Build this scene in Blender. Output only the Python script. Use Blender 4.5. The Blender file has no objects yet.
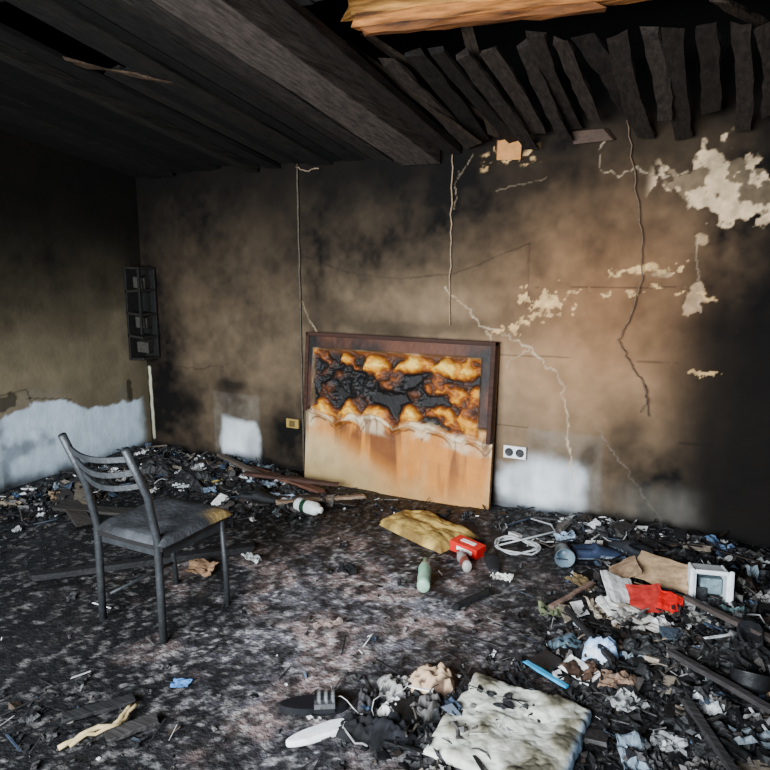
import bpy, math, random
import numpy as np
from mathutils import Vector, Matrix, Euler
random.seed(7); rng=np.random.RandomState(5)
C=bpy.context.collection
BY=4.05; LX=-4.37; RX=1.30; FY=-1.30   # room extents

# ------------------------------------------------------------------ noise
def vnoise(x,y,seed):
    x=np.asarray(x,float);y=np.asarray(y,float)
    xi=np.floor(x).astype(np.int64);yi=np.floor(y).astype(np.int64)
    xf=x-xi;yf=y-yi
    u=xf*xf*(3-2*xf);v=yf*yf*(3-2*yf)
    def hsh(a,b):
        n=(a*374761393+b*668265263+seed*1442695041)&0xffffffff
        n=((n^(n>>13))*1274126177)&0xffffffff
        n=n^(n>>16)
        return (n&0xffff)/65535.0
    return (hsh(xi,yi)*(1-u)+hsh(xi+1,yi)*u)*(1-v)+(hsh(xi,yi+1)*(1-u)+hsh(xi+1,yi+1)*u)*v
def fbm(x,y,seed=0,octv=5):
    x=np.asarray(x,float);y=np.asarray(y,float)
    r=0;a=.5;t=0;fq=1
    for i in range(octv):
        r=r+a*vnoise(x*fq+13.7*i,y*fq+7.3*i,seed+i);t+=a;a*=.5;fq*=2.03
    return r/t
def sst(a,b,x):
    t=np.clip((x-a)/(b-a),0,1);return t*t*(3-2*t)
def lin(r,g,b):
    return tuple((c/255/12.92 if c/255<=.04045 else ((c/255+.055)/1.055)**2.4) for c in (r,g,b))
def L3(r,g,b): return np.array(lin(r,g,b))
def mixc(a,b,t):
    t=np.asarray(t)[...,None];return a*(1-t)+b*t
def gauss(x,y,cx,cy,rx,ry): return np.exp(-((x-cx)/rx)**2-((y-cy)/ry)**2)
def pline(x,y,pts,w):
    d=np.full(x.shape,9.0)
    for (x0,y0),(x1,y1) in zip(pts[:-1],pts[1:]):
        dx,dy=x1-x0,y1-y0;t=np.clip(((x-x0)*dx+(y-y0)*dy)/(dx*dx+dy*dy),0,1)
        d=np.minimum(d,np.hypot(x-x0-t*dx,y-y0-t*dy))
    return 1-sst(w*.5,w*1.3,d)

# ------------------------------------------------------------------ materials
def N(nt,t,**k):
    n=nt.nodes.new(t)
    for a,b in k.items(): setattr(n,a,b)
    return n
def attr_mat(name,rough=.85,var=.25,scale=30,bump=.3,bscale=60,spec=.3,metal=0,stretch=(1,1,1),trans=0,bdist=.01):
    m=bpy.data.materials.new(name);m.use_nodes=True;nt=m.node_tree;b=nt.nodes['Principled BSDF']
    a=N(nt,'ShaderNodeAttribute',attribute_name='Col')
    tc=N(nt,'ShaderNodeTexCoord');mp=N(nt,'ShaderNodeMapping');mp.inputs['Scale'].default_value=stretch
    nt.links.new(tc.outputs['Object'],mp.inputs['Vector'])
    n1=N(nt,'ShaderNodeTexNoise');n1.inputs['Scale'].default_value=scale;n1.inputs['Detail'].default_value=6
    n2=N(nt,'ShaderNodeTexNoise');n2.inputs['Scale'].default_value=bscale;n2.inputs['Detail'].default_value=5
    for n in(n1,n2): nt.links.new(mp.outputs['Vector'],n.inputs['Vector'])
    mr=N(nt,'ShaderNodeMapRange');mr.inputs['From Min'].default_value=.3;mr.inputs['From Max'].default_value=.7
    mr.inputs['To Min'].default_value=1-var;mr.inputs['To Max'].default_value=1+var
    nt.links.new(n1.outputs['Fac'],mr.inputs['Value'])
    vm=N(nt,'ShaderNodeVectorMath',operation='SCALE')
    nt.links.new(a.outputs['Color'],vm.inputs[0]);nt.links.new(mr.outputs['Result'],vm.inputs['Scale'])
    nt.links.new(vm.outputs['Vector'],b.inputs['Base Color'])
    b.inputs['Roughness'].default_value=rough;b.inputs['Metallic'].default_value=metal
    b.inputs['Specular IOR Level'].default_value=spec
    if trans: b.inputs['Transmission Weight'].default_value=trans
    bp=N(nt,'ShaderNodeBump');bp.inputs['Strength'].default_value=bump;bp.inputs['Distance'].default_value=bdist
    nt.links.new(n2.outputs['Fac'],bp.inputs['Height']);nt.links.new(bp.outputs['Normal'],b.inputs['Normal'])
    return m
M_wall=attr_mat('sooty_plaster',.85,.16,7,.25,40,.12)
M_floor=attr_mat('charred_floor_ash',.6,.5,38,.9,70,.3,bdist=.012)
M_debris=attr_mat('charred_debris_mat',.6,.35,40,.5,60,.4)
M_wood=attr_mat('charred_wood',.8,.45,9,.7,14,.2,stretch=(6,.6,6))
M_woodx=attr_mat('charred_timber_x',.75,.4,7,.6,12,.3,stretch=(.6,6,6))
M_scorch=attr_mat('scorched_raw_timber',.75,.8,6,.8,12,.3,stretch=(.7,3,7))
M_cloth=attr_mat('stained_cloth',.9,.2,16,.4,45,.2)
M_foam=attr_mat('scorched_foam',.7,.2,24,.5,50,.4)
M_pad=attr_mat('scorched_padding',.6,.12,10,.35,30,.35)
M_plastic=attr_mat('dusty_plastic',.4,.18,25,.1,40,.5)
M_paper=attr_mat('dirty_paper',.85,.3,30,.3,40,.2)
M_metal=attr_mat('sooty_painted_metal',.5,.3,25,.25,60,.5,metal=.3)

# ------------------------------------------------------------------ mesh builder
class MB:
    def __init__(s): s.v=[];s.f=[];s.c=[]
    def add(s,vs,fs,col):
        o=len(s.v);s.v+= [tuple(v) for v in vs];s.f+=[tuple(i+o for i in f) for f in fs]
        if len(col)==len(vs) and hasattr(col[0],'__len__'): s.c+=[tuple(c) for c in col]
        else: s.c+=[tuple(col)]*len(vs)
        return s
    def box(s,c,size,col,rot=(0,0,0),jit=0,taper=None):
        a,b,d=[q/2 for q in size];R=Euler(rot).to_matrix()
        vs=[Vector((x*a,y*b,z*d)) for x in(-1,1) for y in(-1,1) for z in(-1,1)]
        if jit: vs=[v+Vector([random.uniform(-jit,jit)*q for q in size]) for v in vs]
        vs=[R@v+Vector(c) for v in vs]
        return s.add(vs,[(0,1,3,2),(4,6,7,5),(0,4,5,1),(2,3,7,6),(0,2,6,4),(1,5,7,3)],col)
    def beam(s,p0,p1,w,t,col,segs=1,jit=0,roll=0,bow=0):
        p0=Vector(p0);p1=Vector(p1);d=(p1-p0).normalized();up=Vector((0,0,1)) if abs(d.z)<.9 else Vector((0,1,0))
        sx=d.cross(up).normalized();uz=sx.cross(d);Rm=Matrix.Rotation(roll,3,d);sx=Rm@sx;uz=Rm@uz
        vs=[];fs=[]
        for i in range(segs+1):
            q=p0.lerp(p1,i/segs);j=lambda:random.uniform(-jit,jit);q=q+sx*bow*math.sin(math.pi*i/segs)
            for a,b in((-1,-1),(1,-1),(1,1),(-1,1)): vs.append(q+sx*(a*w/2+j())+uz*(b*t/2+j()*.5)+(d*j()*6 if i in(0,segs) else d*0))
        for i in range(segs):
            for k in range(4):
                a=i*4+k;b=i*4+(k+1)%4;fs.append((a,b,b+4,a+4))
        fs.append((3,2,1,0));e=segs*4;fs.append((e,e+1,e+2,e+3))
        return s.add(vs,fs,col)
    def tube(s,pts,r,col,n=8):
        pts=[Vector(p) for p in pts];vs=[];fs=[];prev=None
        for i,p in enumerate(pts):
            d=(pts[min(i+1,len(pts)-1)]-pts[max(i-1,0)]).normalized()
            if prev is None:
                a=Vector((0,0,1)) if abs(d.z)<.9 else Vector((1,0,0));x=d.cross(a).normalized()
            else: x=(prev-d*prev.dot(d)).normalized()
            prev=x;y=d.cross(x);rr=r[i] if hasattr(r,'__len__') else r
            for k in range(n):
                t=2*math.pi*k/n;vs.append(p+x*math.cos(t)*rr+y*math.sin(t)*rr)
        for i in range(len(pts)-1):
            for k in range(n):
                a=i*n+k;b=i*n+(k+1)%n;fs.append((a,b,b+n,a+n))
        fs.append(tuple(range(n))[::-1]);e=(len(pts)-1)*n;fs.append(tuple(range(e,e+n)))
        return s.add(vs,fs,col)
    def lathe(s,prof,mat,col,n=20,squash=1):
        vs=[];fs=[];cs=[]
        for i,(r,z) in enumerate(prof):
            for k in range(n):
                t=2*math.pi*k/n;vs.append(mat@Vector((r*math.cos(t),r*math.sin(t)*squash,z)))
                cs.append(col[i] if hasattr(col[0],'__len__') else col)
        for i in range(len(prof)-1):
            for k in range(n):
                a=i*n+k;b=i*n+(k+1)%n;fs.append((a,b,b+n,a+n))
        fs.append(tuple(range(n))[::-1]);e=(len(prof)-1)*n;fs.append(tuple(range(e,e+n)))
        return s.add(vs,fs,cs)
    def sheet(s,c,w,l,yaw,col,crum=.02,n=10,tilt=(0,0),fold=0,dirty=.5):
        sd=random.randint(0,9999);g=np.linspace(-.5,.5,n);U,V=np.meshgrid(g,g)
        ex=1+.35*(fbm(U*4+sd,V*4,sd,2)-.5)
        Zz=crum*(fbm(U*5+sd,V*5,sd,4)-.35)*2+fold*np.abs(U)*2
        dd=1-dirty*sst(.45,.62,fbm(U*3+sd,V*3,sd+5,4))
        R=Euler((tilt[0],tilt[1],yaw)).to_matrix();vs=[];fs=[];cs=[]
        for a,b,z,e,q in zip(U.ravel(),V.ravel(),Zz.ravel(),ex.ravel(),dd.ravel()):
            vs.append(R@Vector((a*w*e,b*l*e,z))+Vector(c));cs.append(tuple(k*q for k in col))
        for i in range(n-1):
            for j in range(n-1):
                a=i*n+j;fs.append((a,a+1,a+n+1,a+n))
        return s.add(vs,fs,cs)
    def pillow(s,c,w,l,h,yaw,colf,wr=.01,n=28,ex=6,pw=.45,tilt=(0,0),edg=.06,fq=3):
        sd=random.randint(0,9999);g=np.linspace(-1,1,n);U,V=np.meshgrid(g,g)
        prof=np.clip((1-np.abs(U)**ex)*(1-np.abs(V)**ex),0,1)**pw
        wn=(fbm(U*fq+sd,V*fq,sd,5)-.5)*2
        T=np.maximum(h*prof+wr*wn*prof**.5,.0);R=Euler((tilt[0],tilt[1],yaw)).to_matrix();vs=[];fs=[];cs=[]
        ed=1+edg*(fbm(U*2+sd,V*2+9,sd+3,3)-.5)
        for side in(1,0):
            for a,b,z,q,e in zip(U.ravel(),V.ravel(),T.ravel(),wn.ravel(),ed.ravel()):
                vs.append(R@Vector((a*w/2*e,b*l/2*e,(z if side else -.002)))+Vector(c))
                cs.append(colf(a,b,z/h,q) if side else colf(a,b,0,q))
        for k in(0,1):
            o=k*n*n
            for i in range(n-1):
                for j in range(n-1):
                    a=o+i*n+j;q=(a,a+1,a+n+1,a+n);fs.append(q if k==0 else q[::-1])
        return s.add(vs,fs,cs)
    def obj(s,name,mat,smooth=False,parent=None,bevel=0,solid=0,sub=0):
        m=bpy.data.meshes.new(name);m.from_pydata(s.v,[],s.f);m.update()
        at=m.color_attributes.new('Col','FLOAT_COLOR','POINT')
        arr=np.ones((len(s.v),4),np.float32);arr[:,:3]=np.array(s.c)[:,:3];at.data.foreach_set('color',arr.ravel())
        m.materials.append(mat);o=bpy.data.objects.new(name,m);C.objects.link(o)
        if smooth: m.polygons.foreach_set('use_smooth',[True]*len(m.polygons))
        if solid:
            q=o.modifiers.new('solid','SOLIDIFY');q.thickness=solid;q.offset=1
        if bevel:
            q=o.modifiers.new('bev','BEVEL');q.width=bevel;q.segments=2;q.limit_method='ANGLE'
        if parent: o.parent=parent
        return o
def empty(name):
    e=bpy.data.objects.new(name,None);C.objects.link(e);return e
def gridobj(name,P,Col,mat,flip=False,smooth=True):
    n,m,_=P.shape;me=bpy.data.meshes.new(name)
    idx=np.arange(n*m).reshape(n,m)
    q=np.stack([idx[:-1,:-1],idx[:-1,1:],idx[1:,1:],idx[1:,:-1]],-1).reshape(-1,4)
    if flip:q=q[:,::-1]
    me.vertices.add(n*m);me.vertices.foreach_set('co',P.reshape(-1).astype(np.float32))
    me.loops.add(q.size);me.loops.foreach_set('vertex_index',q.reshape(-1).astype(np.int32))
    me.polygons.add(len(q));me.polygons.foreach_set('loop_start',np.arange(0,q.size,4,dtype=np.int32))
    me.update(calc_edges=True);me.validate()
    if smooth: me.polygons.foreach_set('use_smooth',[True]*len(me.polygons))
    at=me.color_attributes.new('Col','FLOAT_COLOR','POINT')
    a=np.ones((n*m,4),np.float32);a[:,:3]=np.clip(Col.reshape(-1,3),0,1);at.data.foreach_set('color',a.ravel())
    me.materials.append(mat);o=bpy.data.objects.new(name,me);C.objects.link(o);return o

def cz(y): return 2.27+.165*(BY-y)     # sloping ceiling height

# ------------------------------------------------------------------ back wall
xs=np.arange(LX-.06,RX+.001,.0075);zs=np.arange(0,3.3,.0075)
X,Zc=np.meshgrid(xs,zs)
n1=fbm(X*1.6,Zc*1.6,3);n2=fbm(X*5,Zc*5,11);n3=fbm(X*18,Zc*18,21,4);nst=fbm(X*7,Zc*1.6,31,4)
n5=fbm(X*3.1+4,Zc*3.1,37,5)
wx=X+(n2-.5)*.12;wz=Zc+(fbm(X*5,Zc*5,15)-.5)*.12
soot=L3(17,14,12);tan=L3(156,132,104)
t=.12+.64*gauss(X,Zc,-.85,.90,.75,.55)+.22*gauss(X,Zc,-2.0,1.15,.9,.45)+.22*gauss(X,Zc,-.6,1.65,.6,.42)+.20*gauss(X,Zc,-3.3,.85,.75,.5)  # pale centre: thinner soot plus the wall's brightest light, painted together
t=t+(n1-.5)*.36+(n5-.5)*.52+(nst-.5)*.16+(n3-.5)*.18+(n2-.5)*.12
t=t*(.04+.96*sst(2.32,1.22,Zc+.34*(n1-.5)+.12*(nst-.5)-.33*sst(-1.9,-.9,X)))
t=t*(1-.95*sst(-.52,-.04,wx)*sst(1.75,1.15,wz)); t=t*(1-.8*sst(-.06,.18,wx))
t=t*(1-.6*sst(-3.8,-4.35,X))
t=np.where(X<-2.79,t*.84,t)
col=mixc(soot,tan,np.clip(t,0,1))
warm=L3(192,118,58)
col=mixc(col,warm*np.clip(t,0,1)[...,None],.42*gauss(X,Zc,-.65,1.35,.75,.75))  # warm glow on the middle of the wall, painted into its colour
def clean(m,c):
    global col
    col=mixc(col,c,np.clip(m,0,1))
cw=L3(228,234,238);cb=L3(124,120,112)
rect=lambda x0,x1,z0,z1,s: sst(x0-s,x0+s,wx)*sst(x1+s,x1-s,wx)*sst(z0-s,z0+s,wz)*sst(z1+s,z1-s,wz)
rectS=lambda x0,x1,z0,z1,s: sst(x0-s,x0+s,X)*sst(x1+s,x1-s,X)*sst(z0-s,z0+s,Zc)*sst(z1+s,z1-s,Zc)
clean(rectS(-3.66,-3.20,-.2,.56,.010)*(.02+.38*n3),cb)
clean(rect(-3.60,-3.22,-.5,.37,.03)*(.40+.8*(nst)),cw)
clean(rectS(-1.10,-.64,-.2,.545,.015)*(.02+.5*n3),cb)
clean(rect(-1.12,-.74,-.5,.36,.06)*(.10+1.0*nst),cw)
clean(rect(-1.27,-1.08,-.5,.30,.05)*(.30+.8*nst),cw)
clean(rect(-.74,-.1,-.5,.27,.09)*(-.04+.5*nst),cb)
for (a,b,r,q,k) in [(-3.95,.42,.14,.10,.7),(-3.45,.60,.14,.05,.7),(-.55,.55,.12,.12,.6),(-.72,.42,.05,.1,.6),(-2.6,1.25,.25,.08,.4),(-3.1,.25,.15,.2,.5),(-3.7,1.5,.4,.3,.3),(-1.5,2.05,.4,.15,.25),(-3.5,.5,.10,.2,.3),(-2.0,1.14,.75,.06,.5)]:
    col=mixc(col,soot,k*np.clip(gauss(wx,wz,a,b,r,q)*1.3,0,1))
for z0 in(.55,1.42,1.0):
    m=pline(X,Zc+.02*(n1-.5),[(-1.3,z0),(-.05,z0+.01)],.005)*sst(.48,.55,n2);col=mixc(col,soot,m*.5)
H=np.zeros_like(X)
def loss(mask,c):
    global col,H
    k=.40+.9*fbm(X*22,Zc*22,171,3)
    col=mixc(col,np.clip(c*k[...,None],0,1),mask);H=H-mask*.007
pl=L3(224,192,152);plb=L3(170,138,104)
fr9=fbm(X*10,Zc*10,77,6)
base=np.clip(gauss(X,Zc,-.17,1.98,.19,.18)+.9*gauss(X,Zc,.02,1.95,.17,.15)+.8*gauss(X,Zc,-.3,1.95,.09,.08)+.7*gauss(X,Zc,-.03,1.80,.08,.08),0,1.3)
m=base+(fr9-.5)*2.6
holes=sst(.48,.54,fbm(X*13,Zc*13,179,5))
loss(sst(.56,.68,m)*sst(.04,.15,base)*(1-.8*holes),pl)
for a,b,r,q in[(-.21,1.36,.055,.10),(-.20,1.68,.05,.055),(-.41,1.5,.12,.02)]:
    g0=gauss(X,Zc,a,b,r,q);m=g0+(fbm(X*16,Zc*16,79,6)-.5)*1.7;loss(sst(.55,.65,m)*sst(.02,.1,g0),plb)
for pts,w in[([(-1.20,1.14),(-1.06,1.29),(-.98,1.36),(-.78,1.41)],.026),([(-1.38,1.12),(-1.2,1.17)],.02),([(-.70,1.40),(-.35,1.42),(-.1,1.38)],.012),([(-.66,1.50),(-.36,1.55)],.018),([(-1.40,2.17),(-1.12,2.19)],.05)]:
    m=pline(X+(n3-.5)*.09,Zc+(fbm(X*16,Zc*16,5)-.5)*.13,pts,w)*sst(.47,.54,fbm(X*24,Zc*24,83,6));loss(m*.85,pl*np.array([1.05,.92,.68]))
for a,b,r,q in[(-1.02,1.32,.10,.05),(-1.2,1.17,.05,.02),(-.38,1.53,.1,.02),(-.12,.97,.07,.012)]:
    g0=gauss(X,Zc,a,b,r*1.5,q*2);m=g0+(fbm(X*28,Zc*28,99,6)-.5)*2.4;loss(sst(.74,.84,m)*.8*sst(.05,.15,g0),pl*np.array([1,.88,.66]))
def crack(pts,w,c,k=1,j=.03,br=.5):
    global col
    mod=(1-br)+br*sst(.4,.55,fbm(X*9,Zc*9,411,3))
    col=mixc(col,c,np.clip(k*mod*pline(X+(n3-.5)*j*1.5+(n2-.5)*j,Zc+(fbm(X*22,Zc*22,9)-.5)*j*1.5,pts,w),0,1))
cr=L3(190,168,138);dk=L3(10,8,7)
crack([(-1.68,1.42),(-1.43,1.18),(-1.25,1.12),(-1.10,1.04),(-.95,.93),(-.89,.80),(-.86,.55),(-.82,.35),(-.79,.05)],.0055,cr,.9,.04)
crack([(-1.4,1.15),(-1.33,1.02),(-1.42,.95)],.004,cr,.6,.04)
crack([(-1.10,1.04),(-1.2,.98),(-1.26,.9)],.004,cr,.5,.04)
crack([(-.72,2.25),(-.76,2.1),(-.66,2.03),(-.55,2.07),(-.38,2.02),(-.3,2.05)],.004,cr,.55,.04)
crack([(-1.5,2.22),(-1.62,2.05),(-1.63,1.9)],.004,cr,.4,.04)
crack([(-1.35,2.0),(-1.2,2.02),(-1.05,2.05)],.004,cr,.4,.04)
crack([(-.2,1.7),(-.22,1.55),(-.17,1.3)],.005,cr,.5,.04)
crack([(-.7,.62),(-.55,.42),(-.45,.3),(-.3,.08)],.005,L3(120,110,100),.5,.04)
crack([(-2.77,1.62),(-2.4,1.50),(-2.0,1.46),(-1.6,1.5),(-1.13,1.68)],.006,dk,.35,.01)
crack([(-1.13,1.68),(-1.14,1.3)],.006,dk,.3,.02)
crack([(-2.8,1.3),(-2.72,1.15),(-2.66,1.08)],.005,cr,.5)
crack([(-4.2,.75),(-3.9,.72),(-3.5,.78)],.005,dk,.4)
crack([(-2.78,.1),(-2.755,1.05)],.010,L3(150,130,100),.5,.01)
crack([(-4.34,0.1),(-4.345,.7)],.016,L3(210,204,176),.85,.01,.2)
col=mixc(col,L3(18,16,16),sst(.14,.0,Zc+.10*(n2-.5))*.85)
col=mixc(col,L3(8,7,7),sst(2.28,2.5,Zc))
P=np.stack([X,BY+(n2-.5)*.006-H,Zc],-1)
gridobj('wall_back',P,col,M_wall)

# ------------------------------------------------------------------ left wall
ys=np.arange(FY,BY+.04,.011);zs2=np.arange(0,3.3,.011)
Y,Zc=np.meshgrid(ys,zs2)
n1=fbm(Y*1.6,Zc*1.6,43);n2=fbm(Y*5,Zc*5,51);n3=fbm(Y*18,Zc*18,61,4);nst=fbm(Y*9,Zc*1.1,71,4);n5=fbm(Y*3,Zc*3,58)
t=.18+.48*sst(1.45,.6,Zc)+(n1-.5)*.34+(n5-.5)*.42+(nst-.5)*.16+(n3-.5)*.1
t=t*(.03+.97*sst(2.0,.9,Zc+.25*(n1-.5)))
t=t*(1-.5*sst(3.85,4.05,Y))
col=mixc(L3(14,12,10),L3(142,128,102),np.clip(t,0,1))
edge=.50+.10*(n1-.5)*2+.10*(n2-.5)+.04*(n3-.5)
wm=sst(.012,-.012,Zc-edge)*sst(4.02,3.9,Y+.12*(n2-.5))
dirt=sst(.50,.7,n5)*.5+sst(.25,.0,Zc)*.25+sst(.55,.65,nst)*.15
col=mixc(col,L3(210,226,240)*(1-dirt[...,None]),wm*np.clip(.72+.6*(nst-.3),0,1))
gm=sst(.10,.0,np.abs(Zc-edge-.07))*sst(.42,.5,n2);col=mixc(col,L3(110,106,98),gm*.35*sst(4.0,3.8,Y))
bl=sst(.62,.68,gauss(Y,Zc,2.75,.63,.18,.09)+gauss(Y,Zc,3.85,.52,.05,.14)+(n3-.5)*.7);col=mixc(col,L3(20,18,16),bl*.7)
ln=pline(Y,Zc,[(2.95,.63),(3.3,.56)],.006)+pline(Y,Zc,[(2.66,.68),(2.95,.69),(2.98,.58)],.006);col=mixc(col,L3(30,26,22),ln*.6)
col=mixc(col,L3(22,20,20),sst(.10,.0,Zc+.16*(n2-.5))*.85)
P=np.stack([LX+(n2-.5)*.006,Y,Zc],-1)
gridobj('wall_left',P,col,M_wall)

# ------------------------------------------------------------------ right & front walls
def simple_wall(name,boxes,c):
    b=MB()
    for cc,ss in boxes:b.box(cc,ss,c)
    return b.obj(name,M_wall)
simple_wall('wall_right',[((RX+.05,(BY+FY)/2,1.65),(.1,BY-FY,3.3))],lin(22,19,17))
wx0,wx1,wz0,wz1=-2.7,-.1,.75,2.15
simple_wall('wall_front',[(((LX+wx0)/2,FY-.08,1.65),(wx0-LX,.16,3.3)),(((RX+wx1)/2,FY-.08,1.65),(RX-wx1,.16,3.3)),
  (((wx0+wx1)/2,FY-.08,wz0/2),(wx1-wx0,.16,wz0)),(((wx0+wx1)/2,FY-.08,(wz1+3.3)/2),(wx1-wx0,.16,3.3-wz1))],lin(44,38,34))
b=MB();wc=lin(200,200,195)
for x in(wx0+.03,(wx0+wx1)/2,wx1-.03): b.box((x,FY-.08,(wz0+wz1)/2),(.06,.07,wz1-wz0),wc)
for z in(wz0+.03,wz1-.03): b.box(((wx0+wx1)/2,FY-.08,z),(wx1-wx0,.07,.06),wc)
b.obj('window_1',M_plastic)

# ------------------------------------------------------------------ floor
def piles(x,y):
    return (.06*gauss(x,y,-.12,2.9,.42,.62)+.07*gauss(x,y,-3.5,3.78,.9,.22)+.05*gauss(x,y,-4.15,3.3,.25,.8)
      +.07*gauss(x,y,-.5,3.82,.8,.18)+.03*gauss(x,y,-.75,2.0,.4,.3)+.04*gauss(x,y,-2.9,3.4,.5,.25)+.05*gauss(x,y,.3,3.2,.4,.9))
def hgt(x,y):
    x=np.asarray(x,float);y=np.asarray(y,float)
    return piles(x,y)*(.45+1.0*fbm(x*5,y*5,203,4))+.012*(fbm(x*7,y*7,207,4))
def H0(x,y): return float(hgt(x,y))
xs=np.arange(LX,RX+.001,.012);ys=np.arange(FY,BY+.001,.012)
X,Y=np.meshgrid(xs,ys)
n1=fbm(X*1.3,Y*1.3,101);n2=fbm(X*4.5,Y*4.5,111);n3=fbm(X*22,Y*22,121,3);n4=fbm(X*50,Y*50,131,2)
ctr=np.clip(gauss(X,Y,-1.40,2.5,.74,.68)*1.2+.35*gauss(X,Y,-1.2,1.7,.5,.4)+.20*gauss(X,Y,-2.5,2.5,.4,.3)+.35*gauss(X,Y,-1.9,3.3,.6,.25),0,1)
a=np.clip(.05+ctr*.66+(n1-.5)*.9+(n2-.5)*1.8,0,1)*(.07+.93*ctr)
char=L3(14,13,15);ash=L3(126,121,129);rust=L3(150,117,100)
col=mixc(char,ash,a)
col=mixc(col,rust,np.clip(sst(.5,.64,n2)*ctr*1.1,0,1)*.5)
sp=sst(.60,.70,n4)*(.08+.92*ctr);col=mixc(col,L3(206,202,202),sp*.6)
sp=sst(.52,.60,n3);col=mixc(col,L3(10,10,12),sp*.78)
sp=sst(.47,.55,fbm(X*8,Y*8,161,5));col=mixc(col,L3(11,11,13),sp*.65)
sp=sst(.66,.72,fbm(X*34,Y*34,141,2));col=mixc(col,L3(150,145,142),sp*.25)
P=np.stack([X,Y,hgt(X,Y)+.006*(n3-.5)+.004*(n4-.5)],-1)
gridobj('floor',P,col,M_floor,smooth=False)

# ------------------------------------------------------------------ ceiling
b=MB();x=LX+.02
while x<-2.02:
    w=random.uniform(.11,.16);sag=random.uniform(0,.03)
    g=random.uniform(12,27);c=lin(g*1.1,g*.98,g*.88)
    y1=BY-.01-random.choice([0,0,.02,.06])
    if -3.0<x<-2.75:
        b.beam((x+w/2,FY,cz(FY)-sag),(x+w/2,1.9,cz(1.9)-sag),w,.025,c,6,.003)
        b.beam((x+w/2,2.55,cz(2.55)-sag),(x+w/2,y1,cz(y1)-sag),w,.025,c,6,.003)
    else: b.beam((x+w/2,FY,cz(FY)-sag),(x+w/2,y1,cz(y1)-sag-random.uniform(0,.02)),w,.025,c,8,.005)
    x+=w+random.uniform(.004,.014)
x=-1.66
while x<RX:
    w=.13;g=random.uniform(18,30);b.beam((x+w/2,FY,cz(FY)),(x+w/2,2.35,cz(2.35)),w,.025,lin(g,g*.93,g*.88),4,.003);x+=w+.008
ceil=b.obj('ceiling',M_wood)
b=MB()
for i in range(34):
    x0=LX+.09+i*.17
    b.box((x0,(BY+FY)/2,2.98+.2),(.165,BY-FY,.03),lin(26,21,18),rot=(-.09,0,0))
b.obj('roof_deck',M_wood)
def cbeam(x0,x1,w,t,col,dz,y0=FY,jit=.006):
    b=MB();b.beam((x0,y0,cz(y0)-dz),(x1,BY-.03,cz(BY)-dz),w,t,col,18,jit);return b.obj('ceiling_beam',M_wood,bevel=.005)
cbeam(-1.93,-1.83,.25,.10,lin(70,61,55),.05)
cbeam(-2.17,-2.10,.11,.05,lin(42,37,33),.03)
cbeam(-1.66,-1.62,.10,.05,lin(34,28,24),.02,1.0)
cbeam(-3.15,-3.15,.07,.06,lin(30,27,24),.04)
cbeam(-2.5,-2.55,.09,.03,lin(28,25,22),.035)
b=MB();b.beam((-3.05,2.25,cz(2.25)-.03),(-2.60,2.68,cz(2.68)-.05),.045,.01,lin(64,50,38),8,.012);b.obj('peeling_ceiling_strip',M_wood)
b=MB()
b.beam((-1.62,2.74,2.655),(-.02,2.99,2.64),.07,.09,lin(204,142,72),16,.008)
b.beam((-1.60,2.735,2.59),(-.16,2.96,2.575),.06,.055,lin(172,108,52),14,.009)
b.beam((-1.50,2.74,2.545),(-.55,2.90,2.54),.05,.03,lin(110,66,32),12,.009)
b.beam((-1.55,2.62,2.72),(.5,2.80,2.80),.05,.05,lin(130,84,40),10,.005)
b.beam((-.06,2.99,2.62),(.9,3.14,2.64),.06,.17,lin(44,32,24),10,.006)
b.obj('exposed_roof_joist',M_scorch,bevel=.004)
b=MB();x=-1.50
while x<RX-.1:
    w=random.uniform(.06,.095);g=random.uniform(20,44);c=lin(g*1.15,g*.95,g*.82)
    ny=2.98+.16*(x+1.5)*.9+random.uniform(-.03,.1);fy=random.choice([3.97,3.92,3.85,3.98,3.75,3.8]);fz=random.uniform(2.20,2.31)
    dx=random.uniform(-.05,.09)
    b.beam((x-.03,ny,2.51+random.uniform(-.03,.03)),(x+dx,fy,fz+.14*(3.98-fy)),w,.016,c,9,.006,roll=random.uniform(-.22,.22),bow=random.uniform(-.02,.02))
    x+=w+random.uniform(.008,.045)
for x0,y0,z0,x1,y1,z1 in[(-1.62,2.9,2.60,-1.30,3.9,2.33),(-1.7,2.85,2.56,-1.40,3.85,2.24),(-.15,2.9,2.5,.06,3.5,2.52),(-1.15,3.0,2.58,-1.32,3.9,2.30)]:
    b.beam((x0,y0,z0),(x1,y1,z1),.065,.016,lin(50,40,32),8,.006,roll=.25)
b.obj('hanging_ceiling_laths',M_wood)
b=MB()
b.box((-1.27,4.02,2.23),(.13,.03,.11),lin(200,136,74),(0,.06,0),.16)  # orange chunk, coloured to stand for light leaking between the laths
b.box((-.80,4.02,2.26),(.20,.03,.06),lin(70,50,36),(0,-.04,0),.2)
b.obj('loose_plaster_and_light_leak',M_foam,bevel=.004)

# ------------------------------------------------------------------ headboard
hb=empty('burnt_headboard')
W=1.40;Hh=1.08
us=np.linspace(0,W,320);vs_=np.linspace(0,Hh,246);U,V=np.meshgrid(us,vs_)
n1=fbm(U*4,V*4,301);n2=fbm(U*11,V*11,305);n3=fbm(U*26,V*26,309,3);nst=fbm(U*10,V*1.6,315,4);n6=fbm(U*7,V*9,377,5)
Uw=U+(n1-.5)*.16+(n2-.5)*.07;Vw=V+(fbm(U*4,V*4,340)-.5)*.12+(fbm(U*12,V*12,341)-.5)*.07
sc=np.abs(np.sin(Uw*math.pi*4.4))
edge=.50+.04*sc+(n1-.5)*.12-.06*sst(.9,1.3,U)
inside=sst(.055,.075,U)*sst(W-.085,W-.105,U)*sst(Hh-.10,Hh-.12,V)
up=sst(-.012,.012,V-edge)*inside
rv=(Vw-.50)/.155;row=np.floor(rv);fr_=rv-row
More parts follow.
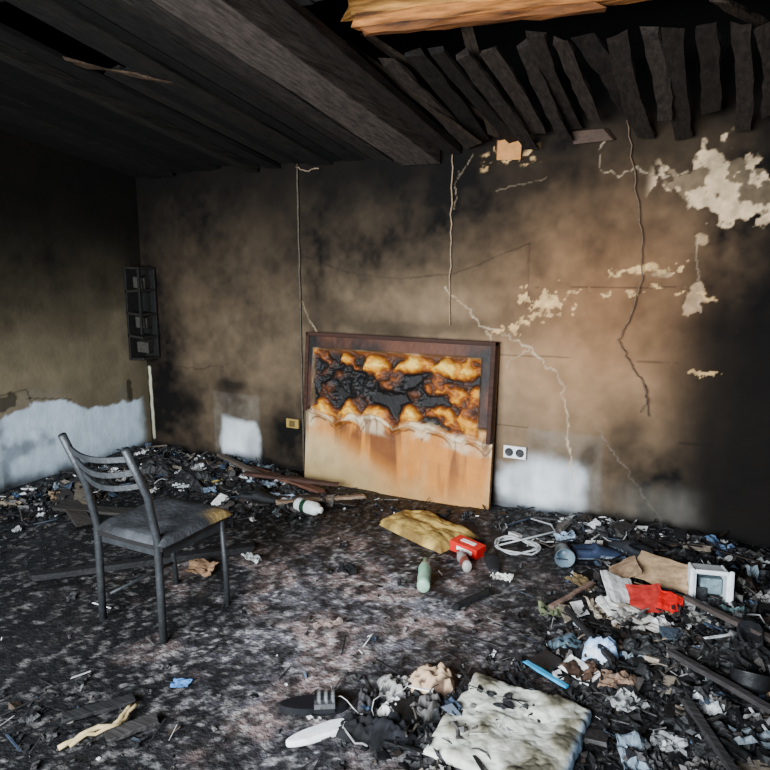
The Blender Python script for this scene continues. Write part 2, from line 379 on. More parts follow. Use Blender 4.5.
cu=Uw*4.4+(row%2)*.5;cf=np.abs((cu-np.floor(cu))-.5)*2
arch=1-(cf**2)*.65
tuft=np.clip((arch-fr_)*2.6,0,1)*sst(-.05,.55,fr_)
bf=np.clip(1.0*gauss(Uw,Vw,.48,.72,.50,.10)+.7*gauss(U,V,.10,.82,.12,.20)+.4*gauss(U,V,.7,.80,.4,.06)+.35*gauss(U,V,1.3,.55,.15,.1),0,1)
heat=.10+.68*tuft*(1-.8*bf)+(n6-.5)*1.3-.26*bf+.12*gauss(U,V,1.15,.75,.25,.18)+.08*gauss(U,V,.7,.92,.5,.05)+(n3-.5)*.25
D=np.full(U.shape,.020)
D=D*(1-up)+up*np.clip(.014+.05*tuft*(1-.5*bf)+.09*(n6-.5)+.02*(n3-.5),.009,.08)
roll=np.exp(-((V-edge+.02)/.022)**2)*sst(.0,.05,U)*sst(W,W-.05,U)
D=D+roll*.035*(.3+1.2*n2)
frame=(1-inside)*sst(.50,.54,V);D=D+frame*.034
cream=L3(188,166,122);orange=L3(172,100,26)
base=mixc(cream,L3(134,118,88),np.clip((n1-.4)*2.5,0,1)*.6)
base=mixc(base,L3(150,108,46),sst(.25,.02,V)*.45)
stain=np.clip(gauss(U,V,.72,.36,.48,.18)*1.4+gauss(U,V,1.0,.20,.34,.26)*1.0+.8*gauss(U,V,.3,.42,.3,.07)+gauss(U,V,1.34,.25,.12,.3)*.7,0,1.4)*np.clip(.2+nst*1.6,0,1)
base=mixc(base,L3(192,114,20),np.clip(stain,0,1)*.92)
base=mixc(base,L3(104,54,16),np.clip(stain-.5,0,1)*1.0*sst(.45,.6,nst))
foam=mixc(L3(13,9,7)+0*U[...,None],L3(60,30,12),sst(.04,.20,heat))
foam=mixc(foam,L3(132,68,16),sst(.20,.40,heat))
foam=mixc(foam,L3(204,136,34),sst(.40,.62,heat))
foam=mixc(foam,L3(238,192,84),sst(.70,.98,heat))
foam=mixc(foam,L3(110,60,18),gauss(U,V,.7,.965,.8,.03)*.7)
c=mixc(base,foam,up)
cr=mixc(L3(218,202,166),orange,np.clip((n2-.45)*4,0,1)*.8)
below=sst(.02,-.01,V-edge)*sst(-.11,-.07,V-edge+.04*sc)
c=mixc(c,cr,np.clip(np.maximum(roll*1.1,below*.7),0,1)*sst(.38,.48,n1+.2*roll)*.85)
rl=np.exp(-((V-edge+.085-.03*sc)/.008)**2)*sst(.4,.5,n2);c=mixc(c,L3(80,40,12),rl*.85)
drip=sst(.58,.64,fbm(U*14,V*1.0,333,3))*sst(.22,.46,V)*sst(.56,.5,V);c=mixc(c,L3(84,42,14),drip*.65)
fr=mixc(L3(84,46,26),L3(18,11,8),np.clip((n1-.33)*3.2,0,1));c=mixc(c,fr,frame)
ang=math.atan2(.10,Hh)
ax=np.array([1,0,0.]);av=np.array([0,math.sin(ang),math.cos(ang)]);aw=np.array([0,-math.cos(ang),math.sin(ang)])
org=np.array([-2.69,3.915,.006])
P=org+U[...,None]*ax+V[...,None]*av+D[...,None]*aw
o=gridobj('scorched_front_padding',P,c,M_pad);o.parent=hb
b=MB()
b.box(tuple(org+ax*W/2+av*Hh/2-aw*.005),(W,.022,Hh),lin(110,80,50),rot=(-ang,0,0))
b.obj('back_board',M_wood,parent=hb)
b=MB()
for u0,u1,v0,v1 in[(0,W,Hh-.028,Hh),(0,.028,.52,Hh),(W-.03,W,.44,Hh)]:
    cc=org+ax*(u0+u1)/2+av*(v0+v1)/2+aw*.034
    b.box(tuple(cc),(u1-u0,.062,v1-v0),lin(54,31,21),rot=(-ang,0,0))
b.obj('frame_rails',M_woodx,parent=hb,bevel=.004)

# ------------------------------------------------------------------ wall fittings
b=MB();c=lin(22,20,18)
x0,x1,y0,y1,z0,z1=-4.365,-4.20,3.86,4.04,.80,1.53
b.box((x0+.012,(y0+y1)/2,(z0+z1)/2),(.02,y1-y0,z1-z0),c)
b.box(((x0+x1)/2,y1-.01,(z0+z1)/2),(x1-x0,.02,z1-z0),c)
for z in np.linspace(z0,z1,5): b.box(((x0+x1)/2,(y0+y1)/2,z),(x1-x0,y1-y0,.02),lin(34,30,26),rot=(0,random.uniform(-.08,.08),0))
b.box((x1-.01,y0+.01,(z0+z1)/2+.1),(.02,.02,z1-z0-.2),c)
for z in(.9,1.1,1.42): b.box(((x0+x1)/2,(y0+y1)/2+.02,z),(.1,.1,.09),lin(56,52,46),rot=(.2,.1,.3))
b.obj('charred_corner_shelf',M_debris,bevel=.003)

b=MB();c=lin(225,225,220)
b.box((-1.17,4.03,.385),(.145,.022,.08),c)
for dx in(-.035,.035):
    b.lathe([(.026,0),(.028,.004),(.023,.006),(.021,.001)],Matrix.Translation((-1.17+dx,4.019,.385))@Matrix.Rotation(math.pi/2,4,'X'),lin(30,28,28),16)
b.obj('wall_power_outlet',M_plastic,bevel=.003)
b=MB();b.box((-2.875,4.03,.385),(.11,.022,.07),lin(150,124,66));b.box((-2.875,4.016,.385),(.05,.008,.045),lin(90,70,36))
b.obj('melted_light_switch',M_plastic,bevel=.004)
def wob(pts,k,a=.008):
    out=[]
    for (p,q) in zip(pts[:-1],pts[1:]):
        for i in range(k):
            t=i/k;out.append(tuple(p[j]*(1-t)+q[j]*t+random.uniform(-a,a)*(1 if j!=1 else .2) for j in range(3)))
    out.append(pts[-1]);return out
b=MB();b.tube(wob([(-.61,4.03,2.33),(-.55,4.025,2.0),(-.50,4.02,1.75),(-.48,4.02,1.47),(-.53,4.02,1.25),(-.585,4.015,1.13),(-.52,4.02,1.0),(-.43,4.02,.88),(-.395,4.02,.70)],7,.007),.0040,lin(104,82,64),6)
b.tube(wob([(-.43,4.02,.88),(-.41,4.0,.80),(-.44,4.01,.72)],4),.003,lin(90,74,62),6)
b.obj('hanging_electric_cable',M_debris,smooth=True)
b=MB();b.tube(wob([(-1.63,4.036,2.25),(-1.635,4.036,1.7),(-1.63,4.036,1.17)],10,.006),.0045,lin(150,126,98),6)
b.obj('electric_cable',M_debris,smooth=True)
b=MB();b.tube(wob([(-2.79,4.036,2.25),(-2.79,4.036,1.3),(-2.79,4.036,.03)],14,.004),.007,lin(76,66,52),6)
b.tube(wob([(-2.79,4.03,2.22),(-2.72,4.03,2.19),(-2.6,4.02,2.2)],4,.006),.005,lin(130,110,90),6)
b.obj('wall_conduit',M_debris,smooth=True)

# ------------------------------------------------------------------ chair
ch=empty('dining_chair');mc=lin(44,46,48)
def leg(name,pts,r=.0125):
    b=MB();b.tube(pts,r,mc,10);return b.obj(name,M_metal,smooth=True,parent=ch)
f0=lambda x,y:H0(x,y)-.004
leg('back_post_left',[(-2.375,1.86,f0(-2.375,1.86)),(-2.355,1.85,.25),(-2.345,1.845,.46),(-2.335,1.80,.66),(-2.325,1.70,.89)],.0165)
leg('back_post_right',[(-2.0,1.85,f0(-2.0,1.85)),(-1.995,1.845,.25),(-1.99,1.84,.46),(-1.985,1.80,.66),(-1.975,1.70,.875)],.0165)
leg('front_leg_left',[(-2.33,2.26,f0(-2.33,2.26)),(-2.325,2.24,.2),(-2.32,2.21,.43)])
leg('front_leg_right',[(-1.975,2.22,f0(-1.975,2.22)),(-1.97,2.21,.2),(-1.965,2.19,.43)])
for i,(z,yy) in enumerate([(.835,1.73),(.775,1.76),(.715,1.785)]):
    b=MB();pts=[]
    for k in range(13):
        t=k/12;pts.append((-2.33+.35*t,yy-.045*math.sin(math.pi*t),z-.004*t-.025*math.sin(math.pi*t)*(1 if i else .6)))
    vs=[];fs=[];hh=.011
    for p in pts:
        for dy,dz in((-.005,-hh),(.005,-hh),(.005,hh),(-.005,hh)): vs.append((p[0],p[1]+dy,p[2]+dz))
    for k in range(12):
        for q in range(4): a=k*4+q;b2=k*4+(q+1)%4;fs.append((a,b2,b2+4,a+4))
    fs+= [(3,2,1,0),(48,49,50,51)]
    b.add(vs,fs,mc);b.obj('back_slat_%d'%(i+1),M_metal,parent=ch)
b=MB()
def seatc(a,bb,z,q):
    w=max(0,min(1,(a-.55)*3))*max(0,min(1,(bb-.25)*3));g=1+q*1.3;d=[v*g for v in lin(44,45,48)];e=lin(140,114,68)
    return tuple(d[i]*(1-w)+e[i]*w for i in range(3))
b.pillow((-2.155,2.04,.442),.42,.42,.033,0,seatc,.005,30,8,.4);b.obj('seat_pad',M_foam,smooth=True,parent=ch)
b=MB()
b.box((-2.16,2.03,.428),(.40,.39,.02),lin(30,28,28))
for p0,p1 in[((-2.34,1.86,.40),(-1.99,1.86,.40)),((-2.32,2.2,.40),(-1.97,2.2,.40)),((-2.34,1.86,.40),(-2.32,2.2,.40)),((-1.99,1.86,.40),(-1.97,2.2,.40))]:
    b.beam(p0,p1,.015,.035,mc)
b.obj('seat_frame',M_metal,parent=ch)
b=MB();b.tube([(-2.34,1.88,.13),(-2.325,2.24,.13)],.007,mc,8);b.obj('stretcher',M_metal,smooth=True,parent=ch)

# ------------------------------------------------------------------ debris field
def dens(x,y):
    return (1.3*math.exp(-((x+.12)/.45)**2-((y-2.85)/.75)**2)+1.2*math.exp(-((x+3.4)/1.0)**2-((y-3.65)/.3)**2)+.9*math.exp(-((x+4.0)/.4)**2-((y-3.0)/.8)**2)
      +1.1*math.exp(-((x+.5)/.9)**2-((y-3.75)/.25)**2)+.9*math.exp(-((x+.75)/.33)**2-((y-1.9)/.30)**2)+.5*math.exp(-((x+2.7)/.6)**2-((y-3.4)/.35)**2)
      +.35*math.exp(-((x+1.9)/.35)**2-((y-1.3)/.2)**2)+.035+.5*math.exp(-((x-.4)/.4)**2-((y-2.9)/1.0)**2)+.4*math.exp(-((x+.0)/.3)**2-((y-2.1)/.4)**2))
def on_sheet(x,y): return -.80<x<-.31 and 1.70<y<2.20
DC=[(15,15,17)]*12+[(26,25,26)]*7+[(42,40,40)]*3+[(70,66,64)]*2+[(118,116,114)]+[(44,34,27)]*2+[(200,200,200)]+[(46,58,74)]
def jc(c,a=.75,b2=1.25):
    k=random.uniform(a,b2);return lin(*[min(255,q*k) for q in c])
b=MB();cnt=0
while cnt<7200:
    x=random.uniform(LX+.10,.95);y=random.uniform(.9,BY-.08)
    dn=dens(x,y)
    if random.random()>dn: continue
    if y>3.84 and -2.8<x<-1.2: continue
    k=random.random();s=random.choice([.007,.01,.014,.018,.024])*random.uniform(.7,1.4)*(.6+.75*min(dn,1))
    c=jc(random.choice(DC));z=H0(x,y)
    if k<.50: b.box((x,y,z+s*.25),(s*random.uniform(.6,2.2),s*random.uniform(.5,1.2),s*random.uniform(.15,.8)),c,(random.gauss(0,.4),random.gauss(0,.4),random.uniform(0,6.28)),.25)
    elif k<.80:
        l=s*random.uniform(2,8);an=random.uniform(0,6.28);b.beam((x,y,z+.006),(max(LX+.04,x+l*math.cos(an)),min(y+l*math.sin(an),BY-.03),z+.006+random.uniform(0,.03)),s*.28,s*.16,c,2,s*.05)
    else: b.sheet((x,y,z+s*.35),s*2.2,s*random.uniform(1,2.4),random.uniform(0,6.28),c,s*.8,5,(random.gauss(0,.35),random.gauss(0,.35)))
    cnt+=1
SC=[(22,22,24)]*9+[(40,38,38)]*5+[(76,72,70)]*3+[(134,130,126)]*3+[(214,214,212)]*3+[(66,90,120)]*2+[(128,104,80)]*2+[(120,132,140)]*2
cnt=0
while cnt<280:
    x=random.uniform(LX+.14,.9);y=random.uniform(1.3,BY-.12)
    if random.random()>dens(x,y)-.2 or on_sheet(x,y): continue
    if y>3.75 and -2.8<x<-1.2: continue
    s=random.uniform(.03,.08);c=jc(random.choice(SC))
    b.sheet((x,y,H0(x,y)+.012),s,s*random.uniform(.7,2.0),random.uniform(0,6.28),c,s*.6,9,(random.gauss(0,.35),random.gauss(0,.35)))
    cnt+=1
cnt=0
KC=[(24,23,24)]*5+[(44,41,40)]*4+[(84,78,74)]*3+[(128,116,102)]*2+[(190,188,184)]*3+[(70,52,42)]*2+[(78,92,108)]
while cnt<170:
    x=random.uniform(LX+.18,.7);y=random.uniform(1.6,BY-.15)
    if random.random()>dens(x,y)-.25 or on_sheet(x,y): continue
    if y>3.7 and -2.85<x<-1.15: continue
    s=random.uniform(.04,.14)
    b.box((x,y,H0(x,y)+.022),(s,s*random.uniform(.35,.8),random.choice([.003,.004,.012,.02])),jc(random.choice(KC)),(random.gauss(0,.22),random.gauss(0,.22),random.uniform(0,6.28)),.08)
    cnt+=1
for (x,y,w,l,h,g) in[(-2.78,3.40,.30,.16,.06,22),(-3.3,3.42,.34,.2,.08,20),(-3.75,3.5,.3,.2,.08,26),(-.18,2.62,.22,.16,.05,24),(.12,2.72,.24,.18,.06,20),(-.12,3.55,.3,.16,.07,22),(-.95,3.62,.26,.12,.05,20),(.05,2.2,.22,.2,.05,28),(-3.95,3.1,.25,.25,.06,24),(-2.55,3.55,.2,.14,.05,30)]:
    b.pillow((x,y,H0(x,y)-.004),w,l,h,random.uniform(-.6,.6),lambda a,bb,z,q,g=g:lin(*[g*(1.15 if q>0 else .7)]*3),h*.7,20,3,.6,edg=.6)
for i in range(60):
    cx,cy=random.choice([(-.1,2.8),(-.1,2.9),(-.5,3.7),(-3.3,3.6),(-.85,1.95),(.1,2.5),(-3.6,3.2)])
    x=random.gauss(cx,.2);y=min(3.9,random.gauss(cy,.2));pts=[];an=random.uniform(0,6.28)
    for k in range(8):
        pts.append((max(x,LX+.08+.002*k),min(y,3.95),H0(x,y)+.012+.03*abs(math.sin(k*.7+i))));an+=random.gauss(0,.6);x+=.03*math.cos(an);y+=.03*math.sin(an)
    b.tube(pts,random.uniform(.0015,.004),jc(random.choice([(24,24,26),(24,24,26),(90,80,72),(170,168,164)])),5)
b.obj('charred_debris',M_debris)

def plank(x0,y0,x1,y1,w,t,col,dz=0.015,dz2=None):
    b=MB();b.beam((x0,y0,H0(x0,y0)+dz),(x1,y1,H0(x1,y1)+(dz if dz2 is None else dz2)),w,t,col,7,.003)
    return b.obj('charred_plank',M_woodx,bevel=.002)
plank(-3.05,3.72,-2.35,3.60,.06,.02,lin(96,64,50),.05)
plank(-2.95,3.55,-2.30,3.72,.045,.02,lin(70,46,38),.07)
plank(-2.50,3.32,-2.08,3.72,.04,.018,lin(140,118,98),.03)
plank(-2.75,3.25,-2.25,3.62,.04,.02,lin(50,38,34),.03)
plank(-3.5,3.45,-2.95,3.75,.08,.02,lin(30,27,26),.03)
plank(-3.4,3.80,-2.85,3.60,.04,.02,lin(84,72,62),.06)
plank(-3.95,2.85,-3.35,2.55,.10,.02,lin(56,50,46),.02)
plank(-3.75,2.65,-3.05,2.85,.09,.02,lin(46,42,38),.03)
plank(-4.05,3.1,-3.6,2.72,.09,.02,lin(110,100,86),.02)
plank(-3.0,1.95,-2.25,2.75,.05,.03,lin(20,19,20),.02)
plank(-.12,2.55,.22,2.35,.03,.02,lin(46,42,42),.06)
plank(-.50,3.10,-.62,2.78,.022,.014,lin(120,96,84),.04)
plank(-.10,2.98,.35,2.72,.03,.02,lin(60,52,48),.07)
plank(-1.93,1.32,-1.80,1.50,.05,.015,lin(24,23,24),.02)
plank(-1.72,1.32,-1.64,1.47,.06,.015,lin(44,41,40),.02)
plank(-.55,2.75,-.30,2.42,.02,.02,lin(30,28,28),.06)
plank(-.05,2.30,.15,1.95,.03,.02,lin(40,38,38),.06)
plank(-1.02,2.65,-.93,2.85,.035,.02,lin(22,22,24),.02)

# ------------------------------------------------------------------ distinct objects
def LYM(x,y,z,yaw,roll=0): return Matrix.Translation((x,y,z))@Matrix.Rotation(yaw,4,'Z')@Matrix.Rotation(math.pi/2,4,'Y')@Matrix.Rotation(roll,4,'Z')
b=MB()
def yc(a,bb,z,q):
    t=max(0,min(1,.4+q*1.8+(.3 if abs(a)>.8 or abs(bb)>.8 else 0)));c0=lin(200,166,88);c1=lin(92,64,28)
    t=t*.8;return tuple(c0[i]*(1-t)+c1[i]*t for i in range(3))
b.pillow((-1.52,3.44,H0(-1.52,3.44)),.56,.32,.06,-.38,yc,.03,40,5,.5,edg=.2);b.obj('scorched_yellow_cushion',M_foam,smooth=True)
b=MB();wt=lin(232,235,232);bk=lin(30,60,40)
b.lathe([(.036,0),(.042,.01),(.042,.05),(.042,.052),(.042,.085),(.042,.087),(.042,.15),(.036,.168),(.020,.18),(.020,.20),(.018,.203)],LYM(-2.36,3.33,H0(-2.25,3.33)+.055,-.12),[wt,wt,wt,bk,bk,wt,wt,wt,wt,wt,wt],18)
b.obj('white_plastic_bottle',M_plastic,smooth=True)
b=MB();gr=lin(140,176,150)
b.lathe([(.025,0),(.033,.008),(.031,.03),(.034,.06),(.031,.09),(.034,.13),(.024,.165),(.013,.185),(.013,.21),(.012,.212)],LYM(-1.21,2.72,H0(-1.2,2.8)+.04,1.95)@Matrix.Rotation(-.12,4,'Y')@Matrix.Scale(1.15,4),[gr,gr,gr,gr,lin(120,175,140),gr,gr,gr,lin(60,120,80),lin(60,120,80)],18,.85)
b.obj('green_plastic_bottle',M_plastic,smooth=True)
b=MB();cl=lin(150,146,142)
b.lathe([(.025,0),(.032,.008),(.029,.03),(.032,.06),(.028,.09),(.032,.12),(.022,.15),(.013,.165),(.014,.19),(.012,.192)],LYM(-1.10,3.02,H0(-1.12,3.02)+.04,2.2),[cl,cl,lin(110,54,46),lin(120,60,52),cl,cl,cl,cl,lin(130,46,38),lin(130,46,38)],18,.8)
b.obj('crushed_plastic_bottle',M_plastic,smooth=True)
b=MB();z=H0(-1.22,3.27)
b.box((-1.19,3.26,z+.035),(.17,.09,.06),lin(200,20,16),(0.05,.08,-.25),.03)
b.box((-1.193,3.212,z+.035),(.10,.004,.022),lin(240,230,225),(0.05,.08,-.25))
b.box((-1.185,3.26,z+.067),(.09,.03,.003),lin(240,225,220),(0.05,.08,-.25))
b.obj('red_drink_carton',M_plastic,bevel=.004)
b=MB();pts=[]
for k in range(70):
    t=k/69*2*math.pi*2.6;r=.10+.012*math.sin(3*t+1)+.02*k/69
    pts.append((-.97+r*1.05*math.cos(t),3.42+r*.85*math.sin(t),H0(-.97+r*math.cos(t),3.42+r*.8*math.sin(t))+.012+.02*abs(math.sin(t*1.3))))
pts+= [(-.80,3.60,.08),(-.85,3.72,.07),(-.98,3.76,.07)]
b.tube(pts,.0055,lin(170,172,172),6);b.obj('white_cable_coil',M_plastic,smooth=True)
def cup(name,x,y,r,h,yaw,c,mat=M_plastic):
    b=MB();b.lathe([(r*.7,0),(r*.75,.004),(r,h),(r*1.05,h),(r*.94,h-.002),(r*.66,.008)],LYM(x,y,H0(x,y)+r*1.0,yaw),c,22);return b.obj(name,mat,smooth=True)
cup('translucent_plastic_cup',-.72,3.42,.05,.11,-1.2,lin(96,112,124))
def shoe(name,x,y,yaw,c,sole,l=.27,w=.095,h=.085,dz=0):
    b=MB();n=16;m=12;z0=H0(x,y)+dz;M=Matrix.Translation((x,y,z0))@Matrix.Rotation(yaw,4,'Z');vs=[];fs=[];cs=[]
    for i in range(n+1):
        t=i/n;px=(t-.5)*l
        ww=w/2*(.62+.38*math.sin(math.pi*min(1,t*.9+.15)))*(1 if 0<i<n else .35)
        hh=(h if t<.45 else h*(1-.62*((t-.45)/.55)**.8))*(1 if 0<i<n else .6)
        for k in range(m):
            a=2*math.pi*k/m;yy=math.copysign(abs(math.cos(a))**.7,math.cos(a))*ww;zz=max(0,(math.sin(a)*.5+.5))*hh
            if t<.4 and zz>hh*.8: zz=hh*.55
            vs.append(M@Vector((px,yy,zz)));cs.append(sole if zz<.018 else c)
    for i in range(n):
        for k in range(m):
            a=i*m+k;b2=i*m+(k+1)%m;fs.append((a,b2,b2+m,a+m))
    fs.append(tuple(range(m))[::-1]);fs.append(tuple(range(n*m,n*m+m)));b.add(vs,fs,cs);return b.obj(name,M_foam,smooth=True)
shoe('burnt_shoe',-.55,3.50,.5,lin(34,46,70),lin(150,160,175))
shoe('burnt_shoe',-.40,3.60,2.6,lin(28,30,36),lin(110,120,135))
shoe('burnt_shoe',-1.02,3.17,-1.1,lin(20,20,22),lin(30,30,32),.20,.08,.06)
shoe('burnt_shoe',.15,2.85,1.6,lin(26,26,30),lin(50,50,54))
shoe('burnt_shoe',-2.65,3.32,.3,lin(24,24,26),lin(44,44,46))
b=MB()
def slide(b,x,y,yaw,cs,strap,stripe=None,l=.24,w=.085):
    M=Matrix.Translation((x,y,H0(x,y)+.006))@Matrix.Rotation(yaw,4,'Z');pts=[]
    for k in range(28):
        t=2*math.pi*k/28;px=math.cos(t)*l/2;ww=w/2*(1+.18*math.cos(t))*(1-.12*math.exp(-(px/.03)**2));pts.append((px,math.sin(t)*ww))
    vs=[M@Vector((a,c2,0)) for a,c2 in pts]+[M@Vector((a,c2,.024)) for a,c2 in pts];n=28
    fs=[(k,(k+1)%n,n+(k+1)%n,n+k) for k in range(n)]+[tuple(range(n))[::-1],tuple(range(n,2*n))];b.add(vs,fs,cs)
    if strap:
        vs=[];fs=[];cc=[]
        for i in range(10):
            px=.0+i*.008
            for k in range(11):
                t=math.pi*k/10;vs.append(M@Vector((px,math.cos(t)*(w/2+.004),.012+math.sin(t)*.045)));cc.append(stripe if (stripe and i in(2,5,8) and 2<k<8) else strap)
        for i in range(9):
            for k in range(10): a=i*11+k;fs.append((a,a+1,a+12,a+11))
        b.add(vs,fs,cc)
slide(b,-1.20,1.77,.55,lin(18,18,22),lin(18,18,22),lin(120,120,120));b.obj('black_slide_sandal',M_plastic,solid=.002)
b=MB();slide(b,-1.11,1.66,.95,lin(226,226,226),None,None,.23,.065);b.obj('white_sandal_sole',M_plastic,bevel=.006)
b=MB()
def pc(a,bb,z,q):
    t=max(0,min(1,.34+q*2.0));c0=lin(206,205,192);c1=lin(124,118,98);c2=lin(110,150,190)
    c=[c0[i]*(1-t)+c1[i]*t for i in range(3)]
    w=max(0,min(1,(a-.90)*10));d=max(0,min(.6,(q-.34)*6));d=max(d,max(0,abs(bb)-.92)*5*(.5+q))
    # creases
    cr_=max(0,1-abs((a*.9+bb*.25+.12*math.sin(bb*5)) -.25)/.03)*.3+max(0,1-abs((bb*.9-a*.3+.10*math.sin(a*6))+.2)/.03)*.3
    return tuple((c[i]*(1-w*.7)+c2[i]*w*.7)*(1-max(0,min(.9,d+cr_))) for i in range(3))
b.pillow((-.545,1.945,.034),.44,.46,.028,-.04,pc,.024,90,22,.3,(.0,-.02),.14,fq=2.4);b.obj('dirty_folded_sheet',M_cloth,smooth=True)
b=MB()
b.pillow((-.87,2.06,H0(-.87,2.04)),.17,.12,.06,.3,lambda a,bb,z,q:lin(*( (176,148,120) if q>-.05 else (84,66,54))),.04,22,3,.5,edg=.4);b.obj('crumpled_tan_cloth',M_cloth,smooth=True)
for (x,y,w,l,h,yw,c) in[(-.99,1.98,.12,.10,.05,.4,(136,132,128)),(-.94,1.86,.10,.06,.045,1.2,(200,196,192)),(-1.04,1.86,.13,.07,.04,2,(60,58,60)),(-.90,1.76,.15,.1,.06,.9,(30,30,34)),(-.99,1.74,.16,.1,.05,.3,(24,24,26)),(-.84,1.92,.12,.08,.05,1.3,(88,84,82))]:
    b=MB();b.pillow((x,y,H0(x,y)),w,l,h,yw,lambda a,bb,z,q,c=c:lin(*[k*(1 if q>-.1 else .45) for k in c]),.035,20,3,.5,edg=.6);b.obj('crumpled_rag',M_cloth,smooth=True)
b=MB();b.tube(wob([(-1.82,1.22,H0(-1.82,1.22)+.015),(-1.78,1.33,H0(-1.78,1.33)+.02),(-1.74,1.38,.03),(-1.77,1.47,.03)],5,.005),.009,lin(176,156,112),7)
b.tube(wob([(-1.80,1.24,.03),(-1.72,1.36,.04),(-1.76,1.49,.03)],5,.008),.006,lin(160,140,100),7)
b.obj('twisted_fabric_strip',M_cloth,smooth=True)
b=MB();b.sheet((-1.72,1.66,H0(-1.72,1.66)+.008),.065,.05,.4,lin(80,130,190),.012,8);b.obj('blue_paper_scrap',M_paper)
x,y=-.01,3.12;z=H0(x,y)
tb=empty('white_plastic_tub')
M=Matrix.Translation((x,y,z))@Matrix.Rotation(.25,4,'Z')@Matrix.Rotation(-.12,4,'X');cw=lin(224,228,232)
b=MB()
def bx(c,s,col,b):
    cc=M@Vector(c);b.box(tuple(cc),s,col,tuple(M.to_euler()))
w=.155;hh=.165;d=.12
bx((-w/2+.01,0,hh/2),(.014,d,hh),cw,b);bx((w/2-.01,0,hh/2),(.014,d,hh),cw,b);bx((0,0,.01),(w-.034,d,.014),cw,b);bx((0,0,hh-.01),(w-.034,d,.014),cw,b);bx((0,d/2-.008,hh/2),(w-.034,.012,hh-.034),lin(60,66,70),b)
for a in(-1,1):
    bx((a*(w/2+.002),-d/2,hh/2),(.020,.014,hh+.018),cw,b)
    bx((0,-d/2,hh/2+a*(hh/2-.003)),(w-.018,.0135,.018),cw,b)
b.obj('tub_shell',M_plastic,bevel=.006,parent=tb)
b=MB();bx((0.01,.01,.085),(.09,.05,.07),lin(110,130,136),b);bx((-.03,.0,.05),(.05,.05,.06),lin(34,36,38),b);b.obj('tub_contents',M_debris,parent=tb,bevel=.006)
def panel(b,c,w,l,yaw,col,tilt): b.sheet(c,w,l,yaw,col,.008,9,tilt,dirty=.25)
b=MB();x,y=-.20,3.20;z=H0(x,y);kb=lin(180,148,114)
panel(b,(x,y+.02,z+.065),.28,.18,-.2,kb,(.40,.05));panel(b,(x-.17,y-.02,z+.055),.13,.15,.3,lin(150,122,96),(.1,-.5))
panel(b,(x+.02,y-.11,z+.03),.25,.09,-.2,lin(140,112,86),(-.4,0));panel(b,(x+.15,y+.0,z+.06),.08,.16,-.2,lin(160,130,100),(.2,.6))
b.obj('flattened_cardboard_box',M_paper,solid=.004)
b=MB();x,y=-.25,2.94;z=H0(x,y)
panel(b,(x-.11,y+.02,z+.055),.15,.21,.5,lin(236,234,230),(.3,.35));panel(b,(x+.0,y+.0,z+.06),.14,.14,.3,lin(180,44,38),(.45,-.1))
panel(b,(x+.10,y+.0,z+.065),.10,.10,.2,lin(214,10,8),(.5,.3));panel(b,(x-.02,y-.12,z+.03),.28,.08,-.5,lin(214,206,196),(.2,0));panel(b,(x-.14,y-.08,z+.03),.08,.10,.9,lin(226,222,216),(.3,0))
b.obj('torn_red_white_carton',M_paper,solid=.003)
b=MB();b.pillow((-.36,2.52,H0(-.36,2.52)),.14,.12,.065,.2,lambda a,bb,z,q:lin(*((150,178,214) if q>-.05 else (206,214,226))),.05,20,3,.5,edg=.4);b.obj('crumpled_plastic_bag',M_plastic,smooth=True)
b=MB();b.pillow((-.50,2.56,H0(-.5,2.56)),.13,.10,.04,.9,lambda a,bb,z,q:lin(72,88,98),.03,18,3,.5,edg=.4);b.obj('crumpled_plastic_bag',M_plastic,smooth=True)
b=MB();b.beam((-.60,2.30,H0(-.6,2.30)+.05),(-.42,2.21,H0(-.42,2.21)+.05),.016,.010,lin(30,140,186),6,.002);b.obj('blue_plastic_strip',M_plastic)
b=MB();x,y=.15,2.50;z=H0(x,y)
b.lathe([(.02,.0),(.055,.0),(.064,.015),(.066,.055),(.070,.06),(.062,.058),(.057,.015),(.02,.010)],Matrix.Translation((x,y,z+.012))@Matrix.Rotation(-.5,4,'X'),lin(30,30,32),26)
b.obj('soot_blackened_bowl',M_metal,smooth=True)
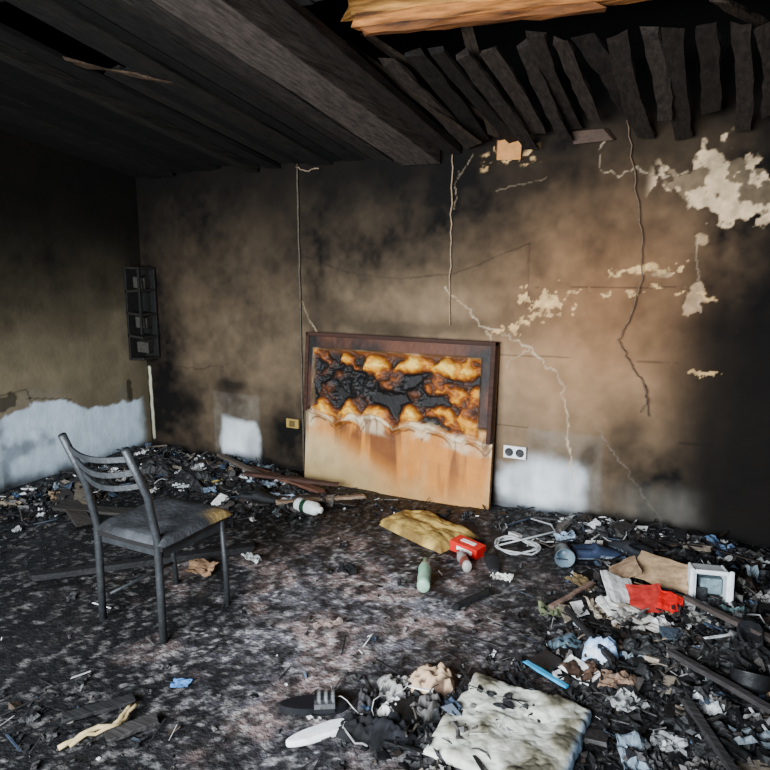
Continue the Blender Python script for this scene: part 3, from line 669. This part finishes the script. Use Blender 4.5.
for (x,y,w,l,yw,c,t) in[(-2.32,2.42,.14,.10,.3,(130,100,74),(.3,.1)),(-2.15,2.62,.12,.05,-.3,(186,186,184),(0,0)),(-2.80,3.55,.20,.08,-.1,(160,176,192),(.1,0)),(-3.15,3.45,.14,.08,.5,(170,148,78),(.2,0)),
  (-3.05,3.30,.08,.08,.9,(120,140,160),(0,0)),(-3.7,3.55,.12,.08,.2,(176,180,186),(.1,.2)),(-3.45,3.62,.10,.09,1,(190,190,190),(.2,0)),(-3.9,3.3,.14,.08,.6,(150,150,150),(0,0)),(-3.2,3.8,.10,.08,.6,(70,100,140),(.2,0)),
  (-.92,3.02,.10,.045,.2,(226,224,214),(.1,0)),(-.55,3.12,.14,.08,-.5,(120,100,68),(.1,.1)),(-.42,2.85,.10,.16,.5,(176,160,140),(0,.2)),(-.30,2.78,.12,.12,.2,(150,146,140),(.1,0)),(-.14,2.8,.08,.12,1.2,(206,206,206),(.2,.1)),
  (-.05,2.62,.18,.1,.3,(70,66,64),(.1,.1)),(-.62,2.78,.1,.08,.3,(96,100,74),(.1,0)),(-.40,2.40,.16,.10,1.1,(90,68,56),(.1,.1)),(-.28,2.36,.12,.1,.1,(130,104,86),(.1,0)),(-.17,2.02,.10,.14,.4,(120,134,146),(.2,.1)),(-.08,2.12,.10,.08,.1,(140,140,142),(.1,0)),
  (-4.05,2.55,.16,.1,.3,(130,116,98),(0,0)),(-1.65,2.75,.10,.07,.3,(24,24,26),(.2,.1)),(-1.45,2.25,.025,.12,-.9,(140,120,110),(0,0)),(-3.62,2.3,.03,.05,.1,(190,190,190),(0,0)),(-.02,2.9,.11,.07,.3,(150,148,142),(.2,0)),(.1,3.0,.10,.08,.3,(100,124,124),(.2,0)),
  (-3.3,3.3,.12,.05,.2,(210,214,216),(0,0)),(-3.0,3.6,.08,.06,.2,(215,215,215),(.2,0)),(-.75,3.62,.12,.07,.6,(150,170,190),(.2,0)),(-.35,3.42,.1,.12,.6,(60,76,96),(.2,0)),(-.22,2.25,.16,.07,.9,(160,160,158),(.1,.2)),(.02,2.35,.10,.10,.5,(190,190,190),(.2,0)),
  (-2.55,3.42,.16,.06,.2,(170,184,200),(.1,0)),(-2.7,3.62,.10,.07,.7,(200,200,196),(.2,0))]:
    b=MB();b.sheet((x,y,H0(x,y)+.018),w,l,yw,lin(*c),.03,12,t);b.obj('crumpled_paper',M_paper,solid=.0015)

# ------------------------------------------------------------------ lights
w=bpy.data.worlds.new('sky');bpy.context.scene.world=w;w.use_nodes=True
w.node_tree.nodes['Background'].inputs['Color'].default_value=(.55,.72,1,1);w.node_tree.nodes['Background'].inputs['Strength'].default_value=1.0
def area(name,loc,target,sx,sy,e,c,spread=180):
    l=bpy.data.lights.new(name,'AREA');l.shape='RECTANGLE';l.size=sx;l.size_y=sy;l.energy=e;l.color=c;l.spread=math.radians(spread)
    o=bpy.data.objects.new(name,l);o.location=loc;o.rotation_euler=(Vector(target)-Vector(loc)).to_track_quat('-Z','Y').to_euler();C.objects.link(o);return o
area('window_daylight',((wx0+wx1)/2,FY+.02,(wz0+wz1)/2),(-1.7,3.2,.0),wx1-wx0-.1,wz1-wz0-.1,325,(.85,.93,1.0),118)

# ------------------------------------------------------------------ camera
c=bpy.data.cameras.new('camera');co=bpy.data.objects.new('camera',c);C.objects.link(co)
c.sensor_width=36;c.lens=672/770*36;c.clip_start=.05
co.location=(0,0,1.55);co.rotation_euler=(math.pi/2-math.radians(10.1),0,math.radians(27.5));bpy.context.scene.camera=co
